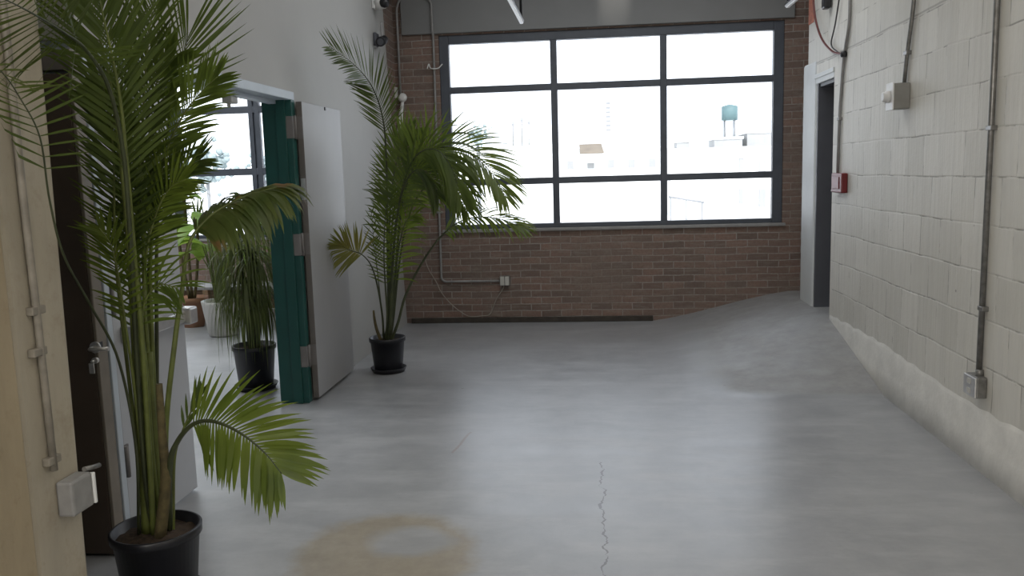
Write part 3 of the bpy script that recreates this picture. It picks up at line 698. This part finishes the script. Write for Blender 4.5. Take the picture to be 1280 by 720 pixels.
# short inner leaves hanging in the middle
frond(np_, [B0(.0, .03)]+W([(190, 560, 2.92), (184, 470, 2.92), (178, 410, 2.9), (182, 375, 2.88), (200, 356, 2.86), (222, 360, 2.84)]), N_=(.2, -.7, .7), Lm=.22, t0=.5, n=14, a0=64, a1=26, droop=1.4, w=.014, r0=.009, mt='leaf1')
frond(np_, [B0(-.03, .0)]+W([(176, 560, 2.9), (166, 470, 2.88), (156, 400, 2.86), (148, 345, 2.84), (138, 305, 2.82), (124, 285, 2.8)]), N_=(-.1, -.8, .6), Lm=.15, t0=.5, n=20, a0=64, a1=26, droop=.7, w=.011, r0=.008, mt='leaf3')
frond(np_, [B0(-.01, .03)]+W([(182, 560, 3.0), (172, 430, 3.0), (165, 330, 3.0), (160, 260, 3.0), (153, 200, 3.0), (142, 155, 2.98), (126, 125, 2.95)]), N_=(-.1, -.95, .3), Lm=.21, t0=.42, n=38, a0=60, a1=26, droop=.4, w=.013, r0=.010, mt='leaf2', jit=.08)
frond(np_, [B0(.0, .04)]+W([(186, 560, 3.05), (176, 400, 3.1), (172, 300, 3.12), (175, 210, 3.15), (185, 140, 3.15), (200, 95, 3.15), (218, 70, 3.15)]), N_=(.2, -.9, .3), Lm=.24, t0=.45, n=42, a0=58, a1=24, droop=.4, w=.014, r0=.011, mt='leaf1', jit=.08)
frond(np_, [B0(.02, .04)]+W([(192, 560, 3.0), (185, 440, 3.0), (180, 370, 3.0), (184, 310, 3.0), (196, 265, 3.0), (213, 235, 2.98), (232, 224, 2.96)]), N_=(.1, -.9, .4), Lm=.19, t0=.45, n=34, a0=62, a1=24, droop=.6, w=.012, r0=.010, mt='leaf3', jit=.1)
frond(np_, [B0(-.04, .02)]+W([(172, 560, 2.98), (156, 430, 2.98), (146, 340, 2.98), (143, 270, 2.96), (142, 200, 2.94), (136, 140, 2.9), (124, 90, 2.86)]), N_=(.2, -.95, .2), Lm=.19, t0=.40, n=40, a0=58, a1=24, droop=.4, w=.011, r0=.009, mt='leaf1', jit=.08)
frond(np_, [B0(-.01, .05)]+W([(180, 560, 3.08), (170, 430, 3.1), (166, 350, 3.1), (168, 290, 3.1), (178, 250, 3.1), (194, 225, 3.1)]), N_=(.0, -.95, .3), Lm=.19, t0=.36, n=36, a0=64, a1=26, droop=.6, w=.012, r0=.009, mt='leaf2', jit=.1)

# --- palm by the window
pc = at(486, 463, 6.74); pc.z = 0
p2 = thing('potted_palm', pc, 'arching palm in a black pot between the open grey door and brick wall', 'plant')
pot(p2, pc, .148, .29)
def B1(dx, dy=0): return Vector((pc.x+dx, pc.y+dy, .25))
random.seed(33)
b = B(); tube(b, spline([B1(-.05)]+W([(471, 412, 6.74), (468, 398, 6.74), (467, 388, 6.74)]), 8), lambda t: .016-.008*t, 8); obj('cut_stem', b, M['trunk'], p2)
Y = 6.75
def f2(b0, uvs, **k):
    k.setdefault('stem', 'stem_dark'); frond(p2, [b0]+W(uvs), **k)
f2(B1(-.01), [(486, 400, Y), (485, 330, Y), (484, 260, Y), (483, 200, Y-.05), (479, 150, Y-.1), (466, 110, Y-.25), (444, 82, Y-.52), (412, 58, Y-.8)], N_=(.45, -.8, .35), Lm=.33, t0=.58, n=44, a0=48, a1=26, droop=.1, w=.014, r0=.014, mt='leaf2', lift=.02, jit=.06)
f2(B1(.03), [(498, 402, Y), (506, 372, Y), (521, 340, Y), (541, 308, Y), (556, 291, Y), (575, 277, Y-.05), (600, 271, Y-.1), (630, 275, Y-.15), (655, 286, Y-.2)], N_=(.05, -.5, .86), Lm=.30, t0=.55, n=34, a0=60, a1=18, droop=1.3, w=.018, r0=.013, mt='leaf3')
f2(B1(.01), [(491, 395, Y), (496, 320, Y), (502, 260, Y), (514, 215, Y), (534, 190, Y), (560, 184, Y-.05), (590, 194, Y-.1), (614, 216, Y-.15), (632, 246, Y-.2)], N_=(.55, -.7, .45), Lm=.44, t0=.50, n=42, a0=64, a1=20, droop=.55, w=.022, r0=.014, mt='leaf3', jit=.07)
f2(B1(.0, -.02), [(488, 395, Y-.1), (492, 310, Y-.15), (500, 250, Y-.2), (513, 206, Y-.25), (530, 188, Y-.3), (550, 190, Y-.35), (566, 214, Y-.38), (576, 248, Y-.4)], N_=(.35, -.75, .55), Lm=.44, t0=.48, n=42, a0=58, a1=22, droop=1.3, w=.023, r0=.013, mt='leaf1', jit=.08)
f2(B1(.01, -.03), [(489, 395, Y-.1), (492, 320, Y-.15), (498, 262, Y-.2), (508, 226, Y-.25), (522, 212, Y-.3), (538, 220, Y-.35), (548, 244, Y-.35)], N_=(.15, -.8, .55), Lm=.38, t0=.42, n=36, a0=58, a1=24, droop=1.4, w=.021, r0=.012, mt='leaf2')
f2(B1(-.02), [(485, 395, Y), (486, 320, Y), (488, 260, Y), (493, 215, Y+.05), (502, 182, Y+.1), (514, 166, Y+.12)], N_=(.2, -.95, .2), Lm=.30, t0=.45, n=40, a0=50, a1=22, droop=.5, w=.018, r0=.012, mt='leaf1', jit=.08)
f2(B1(.0, .02), [(487, 395, Y+.05), (488, 330, Y+.1), (492, 265, Y+.15), (503, 222, Y+.2), (520, 198, Y+.2), (542, 190, Y+.2)], N_=(.3, -.8, .5), Lm=.36, t0=.42, n=36, a0=56, a1=22, droop=1.1, w=.020, r0=.012, mt='leaf2')
f2(B1(-.03), [(478, 395, Y-.05), (472, 358, Y-.1), (464, 332, Y-.2), (452, 318, Y-.3), (438, 313, Y-.35), (426, 307, Y-.42)], N_=(.0, -1, .12), Lm=.25, t0=.66, n=24, a0=84, a1=4, droop=.35, w=.017, r0=.010, mt='leaf_y', prof=.9)
f2(B1(-.01, -.02), [(484, 395, Y-.1), (481, 345, Y-.12), (480, 310, Y-.15), (482, 270, Y-.2), (488, 240, Y-.22)], N_=(-.1, -.95, .3), Lm=.20, t0=.35, n=30, a0=66, a1=26, droop=.5, w=.013, r0=.010, mt='leaf1')
f2(B1(.01, -.01), [(490, 395, Y-.05), (495, 340, Y-.08), (500, 302, Y-.1), (508, 276, Y-.14), (520, 268, Y-.18)], N_=(.1, -.8, .6), Lm=.27, t0=.35, n=26, a0=66, a1=24, droop=1.2, w=.017, r0=.010, mt='leaf3')
f2(B1(.02, .0), [(492, 395, Y), (499, 330, Y), (510, 275, Y), (526, 240, Y-.05), (546, 230, Y-.1), (568, 240, Y-.15), (584, 264, Y-.2)], N_=(.45, -.7, .5), Lm=.34, t0=.48, n=34, a0=62, a1=20, droop=1.0, w=.019, r0=.012, mt='leaf3')
for k, (u, v) in enumerate([(464, 262), (470, 300)]):
    f2(B1(-.03), [(478, 398, Y+.02), (473, 350, Y+.03), ((473+u)/2-1, (350+v)/2, Y+.03), (u, v, Y+.03)], N_=(0, -1, .1), Lm=.12, t0=.7, n=6, a0=50, a1=20, droop=.4, w=.010, r0=.007, mt='leaf2')

# --- weeping plant just through the doorway
pc = at(321, 483, 6.2); pc.z = 0
p3 = thing('weeping_plant', pc, 'weeping narrow-leaved plant in a black pot just inside the doorway', 'plant')
pot(p3, pc, .165, .345)
random.seed(5)
heads = [(.0, .0, 1.38), (-.07, .03, 1.12), (.06, -.04, 1.05), (-.02, -.07, .86), (.05, .05, .74)]
for hx, hy, hz in heads:
    b = B(); tube(b, spline([pc+Vector((hx*.5, hy*.5, .30)), pc+Vector((hx*.8, hy*.8, .3+(hz-.3)*.5)), pc+Vector((hx, hy, hz))], 12), lambda t: .016-.006*t, 8); st = obj('stem', b, M['stem_dark'], p3)
    b = B()
    for k in range(95):
        a = random.uniform(0, 2*math.pi); el = random.uniform(.1, 1.25)
        d = Vector((math.cos(a)*math.cos(el), math.sin(a)*math.cos(el), math.sin(el)))
        leaflet(b, pc+Vector((hx, hy, hz-random.uniform(0, .16))), d, Vector((math.cos(a)*.2, math.sin(a)*.2, 1)), random.uniform(.42, .72), random.uniform(.009, .015), random.uniform(3.2, 6.5), 8)
    for v_ in b.verts:
        lim = -2.33-.05*abs(math.sin(v_.co.z*37+v_.co.y*53))
        if v_.co.x > lim and v_.co.y > 5.7: v_.co.x = lim-(v_.co.x-lim)*.25
    obj('foliage', b, M['weep'], st)
# --- plants by the far windows
def broad(bm, p, d, ln, w, droop):
    q = Vector(p); d = Vector(d).normalized(); prev = None; seg = 8
    for k in range(seg+1):
        t = k/seg; ww = w*math.sin(math.pi*min(1, (.05+t*.95)))**.7 if k < seg else .002
        sd = d.cross(Vector((0, 0, 1))); sd = sd.normalized() if sd.length > .05 else Vector((1, 0, 0))
        up = sd.cross(d)
        cur = [bm.verts.new(q-sd*ww/2+up*ww*.12), bm.verts.new(q), bm.verts.new(q+sd*ww/2+up*ww*.12)]
        if prev:
            for j in range(2):
                f = bm.faces.new((prev[j], prev[j+1], cur[j+1], cur[j])); f.smooth = True
        prev = cur; q = q+d*ln/seg; d = (d+Vector((0, 0, -droop/seg))).normalized()
pc = at(280, 417, 8.4); pc.z = 0
p4 = thing('broad_leaf_plant', pc, 'light green broad-leaved plant in a white pot by the far window', 'plant')
b = B(); lathe(b, pc, [(.13, 0), (.15, .02), (.20, .34), (.205, .37), (.19, .37), (.18, .32)], 40); obj('pot', b, M['ceramic'], p4)
b = B(); lathe(b, pc+Vector((0, 0, .30)), [(.175, 0), (.17, .03), (.02, .035)], 30); obj('soil', b, M['soil'], p4)
random.seed(9)
for k in range(17):
    a = k*2.4+.3; h = random.uniform(.80, 1.5); o_ = Vector((math.cos(a), math.sin(a)*.7, 0))
    base = pc+o_*.05+Vector((0, 0, .32)); top = pc+o_*random.uniform(.14, .30)+Vector((0, 0, h))
    b = B(); tube(b, spline([base, pc+o_*.10+Vector((0, 0, .32+(h-.32)*.6)), top], 10), lambda t: .012-.006*t, 6); st = obj('stalk', b, M['stem'], p4)
    b = B(); broad(b, top, o_+Vector((0, 0, .45)), random.uniform(.45, .7), random.uniform(.18, .28), 1.9); obj('leaf', b, M['broad'], st)
pc = at(243, 410, 8.95); pc.z = 0
p5 = thing('spiky_plant', pc, 'spiky-headed plant in a terracotta pot before the far brick wall', 'plant')
b = B(); lathe(b, pc, [(.11, 0), (.155, .27), (.17, .27), (.172, .33), (.155, .33), (.145, .29)], 36); obj('pot', b, M['terra'], p5)
b = B(); lathe(b, pc+Vector((0, 0, .27)), [(.142, 0), (.14, .03), (.02, .035)], 30); obj('soil', b, M['soil'], p5)
for hx, hz in ((.0, 1.62), (-.12, 1.30), (.13, 1.12)):
    b = B(); tube(b, spline([pc+Vector((hx*.2, 0, .28)), pc+Vector((hx*.7, 0, hz*.6)), pc+Vector((hx, 0, hz))], 10), .017, 8); st = obj('trunk', b, M['trunk'], p5)
    b = B()
    for k in range(34):
        a = random.uniform(0, 6.28); el = random.uniform(-.3, 1.3)
        leaflet(b, pc+Vector((hx, 0, hz-random.uniform(0, .08))), Vector((math.cos(a)*math.cos(el), math.sin(a)*math.cos(el), math.sin(el))), Vector((0, .2, 1)), random.uniform(.32, .5), .028, .8)
    obj('foliage', b, M['leaf2'], st)
# bench under the far window
zb = at(262, 357, 9.6).z
bn = thing('bench', (-4.6, 9.6, 0), 'low wooden bench in front of the far brick wall', 'bench')
b = B(); box(b, (-5.9, 9.45, zb-.035), (-3.3, 9.95, zb), .006); obj('bench_top', b, M['sill'], bn)
for x in (-5.85, -4.6, -3.35):
    for y in (9.48, 9.88):
        b = B(); box(b, (x-.035, y-.035, 0), (x+.035, y+.035, zb-.035), .005); obj('leg', b, M['wood'], bn)
b = B(); box(b, (-5.8, 9.86, .05), (-3.4, 9.90, zb-.05), .004); obj('back_panel', b, M['wood'], bn)

# ------------------------------------------------------------------ outside
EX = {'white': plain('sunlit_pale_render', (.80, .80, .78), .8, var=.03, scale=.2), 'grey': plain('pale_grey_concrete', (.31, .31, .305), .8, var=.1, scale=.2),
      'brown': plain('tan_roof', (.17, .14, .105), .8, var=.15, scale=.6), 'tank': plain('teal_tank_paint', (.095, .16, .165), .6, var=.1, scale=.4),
      'tree': plain('hazed_foliage', (.27, .325, .325), .8, var=.2, scale=.6), 'mast': plain('mast_steel', (.24, .245, .25), .6, var=.05), 'ground': plain('pale_paving', (.76, .76, .75), .9, var=.04, scale=.1), 'wind': plain('far_window_grey', (.29, .29, .285), .5, var=.05)}  # tree colour has the distance haze mixed in
GZ = -7.0
bm = B(); n = 2
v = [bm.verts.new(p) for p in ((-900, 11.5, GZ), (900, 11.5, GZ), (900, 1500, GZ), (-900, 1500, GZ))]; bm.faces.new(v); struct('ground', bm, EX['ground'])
def building(u0, u1, vt, Y_, dep, label, mt='white', wins=0, name='building', base=None):
    a, b2 = at(u0, vt, Y_), at(u1, vt, Y_); z1 = (a.z+b2.z)/2
    root = thing(name, ((a.x+b2.x)/2, Y_, GZ if base is None else base), label, 'building')
    g0 = GZ if base is None else base
    b = B(); box(b, (a.x, Y_, g0), (b2.x, Y_+dep, z1)); obj('walls', b, EX[mt], root)
    b = B(); box(b, (a.x-.2, Y_-.2, z1), (b2.x+.2, Y_+dep+.2, z1+.4)); obj('roof', b, EX['white'], root)
    W_ = b2.x-a.x
    for k in range(wins):
        x = a.x+W_*(k+.5)/wins
        b = B(); ww = min(.5, W_/wins*.3); box(b, (x-ww, Y_-.12, z1-2.6), (x+ww, Y_+.1, z1-1.4)); obj('window', b, EX['wind'], root)
    return z1
building(545, 700, 186, 170, 30, 'pale flat-roofed building seen through the left window column', 'white', 0)
building(700, 828, 188, 130, 25, 'pale building below the tan roof in the middle panes', 'white', 5)
zb3 = building(838, 1010, 186, 155, 30, 'pale building carrying the teal water tank outside', 'white', 0)
building(905, 1040, 196, 60, 14, 'nearer pale building with framed windows at lower right outside', 'white', 0)
building(893, 928, 174, 156, 8, 'small pale grey rooftop block under the teal tank', 'grey', 0, base=zb3+.4)
building(934, 990, 166, 157, 16, 'long pale grey rooftop block right of the teal tank', 'grey', 0, base=zb3+.4)
building(846, 862, 178, 157, 6, 'small pale grey rooftop hut left of the teal tank', 'grey', 0, base=zb3+.4)
zr = at(740, 190, 128)
root = thing('roof_shed', (zr.x, 128, zr.z-1.2), 'tan pitched roof shed seen through the middle pane', 'shed')
b = B(); w2 = 1.75; box(b, (zr.x-w2*.9, 127, zr.z-1.6), (zr.x+w2*.9, 129.6, zr.z)); obj('walls', b, EX['white'], root)
b = B()
t = [(zr.x-w2, 126.6, zr.z-.25), (zr.x+w2, 126.6, zr.z-.25), (zr.x+w2*.8, 129.8, zr.z+1.1), (zr.x-w2*1.1, 129.8, zr.z+1.1)]
lo = [b.verts.new(p) for p in t]; hi = [b.verts.new((p[0], p[1], p[2]+.15)) for p in t]
b.faces.new(lo[::-1]); b.faces.new(hi)
for k in range(4): b.faces.new((lo[k], lo[(k+1) % 4], hi[(k+1) % 4], hi[k]))
obj('roof', b, EX['brown'], root)
tk0, tk1 = at(902, 132, 160), at(922, 150, 160)
tc = Vector(((tk0.x+tk1.x)/2, 160, tk1.z)); rr = (tk1.x-tk0.x)/2; hh = tk0.z-tk1.z
root = thing('water_tank', (tc.x, 160, tc.z-2.5), 'teal rooftop water tank seen through the right window panes', 'water tank')
b = B(); lathe(b, tc, [(rr, 0), (rr, hh*.92), (rr*.9, hh*.95), (rr*.15, hh*1.06)], 28); obj('tank', b, EX['tank'], root)
zroof = at(910, 174, 156).z+.4
for dx, dy in ((-.6, -.6), (.6, -.6), (-.6, .6), (.6, .6)):
    b = B(); tube(b, [(tc.x+dx*rr, 160+dy*rr, zroof), (tc.x+dx*rr, 160+dy*rr, tc.z+.05)], .12, 6); obj('leg', b, EX['mast'], root)
def tree(u, v, Y_, r_, label):
    c = at(u, v, Y_); root = thing('tree', (c.x, Y_, GZ), label, 'tree')
    b = B(); tube(b, [(c.x, Y_, GZ), (c.x, Y_, c.z)], .3, 8); obj('trunk', b, EX['mast'], root)
    b = B()
    for k in range(110):
        t_ = bmesh.new(); bmesh.ops.create_icosphere(t_, subdivisions=1, radius=r_*random.uniform(.08, .19))
        o_ = Vector((random.gauss(0, .42), random.gauss(0, .3), random.gauss(0, .38)))*r_
        for q in t_.verts: q.co = q.co*random.uniform(.8, 1.2)+o_+c
        merge(b, t_)
    obj('crown', b, EX['tree'], root, True)
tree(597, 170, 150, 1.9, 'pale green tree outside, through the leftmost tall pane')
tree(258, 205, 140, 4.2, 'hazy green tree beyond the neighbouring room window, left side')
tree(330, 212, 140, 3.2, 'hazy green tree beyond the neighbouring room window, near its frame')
for u0, vt, vb, lab in ((641, 152, 175, 'leftmost thin mast among the rooftop poles outside the left pane'), (652, 147, 175, 'tallest thin mast among the rooftop poles outside the left pane'), (661, 150, 175, 'rightmost thin mast among the rooftop poles outside the left pane')):
    a = at(u0, vt, 171); b = B(); tube(b, [(a.x, 171, (at(545, 186, 170).z+at(700, 186, 170).z)/2+.4), (a.x, 171, a.z)], .16, 6); tube(b, [(a.x-.5, 171, a.z-.6), (a.x+.5, 171, a.z-.6)], .1, 6); tag(obj('mast', b, EX['mast']), lab, 'mast', 'rooftop masts outside')
# tower beyond the middle pane
a = at(760, 122, 400); root = thing('tower', (a.x, 400, GZ), 'slim pale tower rising beyond the middle window column', 'tower')
b = B(); box(b, (a.x-1.3, 400, GZ), (a.x+1.3, 403, a.z)); obj('shaft', b, EX['white'], root)
for k in range(7):
    z = a.z-3-k*2.0; b = B(); box(b, (a.x-1.0, 399.8, z), (a.x+1.0, 400.1, z+.9)); obj('window', b, EX['mast'], root)
# framed windows on the nearer building
for u0, u1, v0, v1, lab in ((924, 929, 198, 212, 'a'), (949, 957, 200, 216, 'b'), (924, 929, 236, 254, 'c'), (949, 957, 236, 258, 'd')):
    a, c2 = at(u0, v0, 59.9), at(u1, v1, 59.9)
    b = B(); box(b, (a.x, 59.85, c2.z), (c2.x, 60.05, a.z)); o = obj('window', b, EX['grey'], bpy.data.objects['building.003'])
a, c2 = at(836, 246, 58), at(880, 253, 58)
b = B(); tube(b, [a, c2], .07, 6)
for t in (.05, .5, .95): q = a.lerp(c2, t); tube(b, [q, (q.x, q.y, GZ)], .05, 6)
tag(obj('railing', b, EX['mast']), 'thin sloping handrail outside through the lower right pane', 'railing')

# ------------------------------------------------------------------ light
wd = bpy.data.worlds.new('sky'); S.world = wd; wd.use_nodes = True; nt = wd.node_tree; bg = nt.nodes['Background']
tcn = nt.nodes.new('ShaderNodeTexCoord'); sp = nt.nodes.new('ShaderNodeSeparateXYZ'); nt.links.new(tcn.outputs['Generated'], sp.inputs[0])
cr = nt.nodes.new('ShaderNodeValToRGB'); cr.color_ramp.elements[0].position = .0; cr.color_ramp.elements[0].color = (.82, .88, .96, 1); cr.color_ramp.elements[1].position = .5; cr.color_ramp.elements[1].color = (.74, .82, .94, 1)
nt.links.new(sp.outputs[2], cr.inputs[0]); nt.links.new(cr.outputs[0], bg.inputs[0]); bg.inputs[1].default_value = 2.15
def light(name, typ, loc, rot, energy, col=(1, 1, 1), **kw):
    ld = bpy.data.lights.new(name, typ); ld.energy = energy; ld.color = col
    for k, v_ in kw.items(): setattr(ld, k, v_)
    o = bpy.data.objects.new(name, ld); COL.objects.link(o); o.location = loc; o.rotation_euler = rot; return o
light('sun', 'SUN', (0, 0, 30), (math.radians(48), 0, math.radians(12)), 3.2, (1, .98, .95), angle=.02)
# unseen overhead fills, added to brighten the hall
FILL = .32
for y, e in ((-1.6, 60), (1.2, 55), (4.0, 40)):
    light('overhead_fill', 'AREA', (0.0, y, CZ-.05), (0, 0, 0), e*FILL, (1, .95, .87), shape='RECTANGLE', size=2.6, size_y=1.2)
light('overhead_fill', 'AREA', (0.2, 6.9, CZ-.05), (math.radians(-8), 0, 0), 46, (.92, .95, .98), shape='RECTANGLE', size=3.2, size_y=1.6)  # added cool fill for the far floor, out of view
light('overhead_fill', 'AREA', (-5.2, 7.5, CZ-.05), (0, 0, 0), 160, (.95, .98, 1), shape='RECTANGLE', size=3, size_y=3)  # unseen fill added to brighten the neighbouring room
light('side_fill', 'AREA', (-1.45, -1.3, 1.9), Vector((-.85, -.40, .18)).to_track_quat('Z', 'Y').to_euler(), 95, (1, .97, .92), shape='RECTANGLE', size=1.7, size_y=1.5)  # added fill behind the camera, brightens the right wall
light('lintel_spot', 'SPOT', (.18, 8.55, CZ-.15), (math.radians(34), 0, 0), 13, (1, .95, .85), spot_size=.5, spot_blend=.8, shadow_soft_size=.03)
def portal(x0, x1, z0, z1, y):
    o = light('window_portal', 'AREA', ((x0+x1)/2, y, (z0+z1)/2), (math.radians(-90), 0, 0), 1, shape='RECTANGLE', size=x1-x0, size_y=z1-z0)
    o.data.cycles.is_portal = True
portal(WX0, WX1, WZ0, WZ1, D+.33); portal(-8.9, -2.9, oz0, oz1, OD+.34)
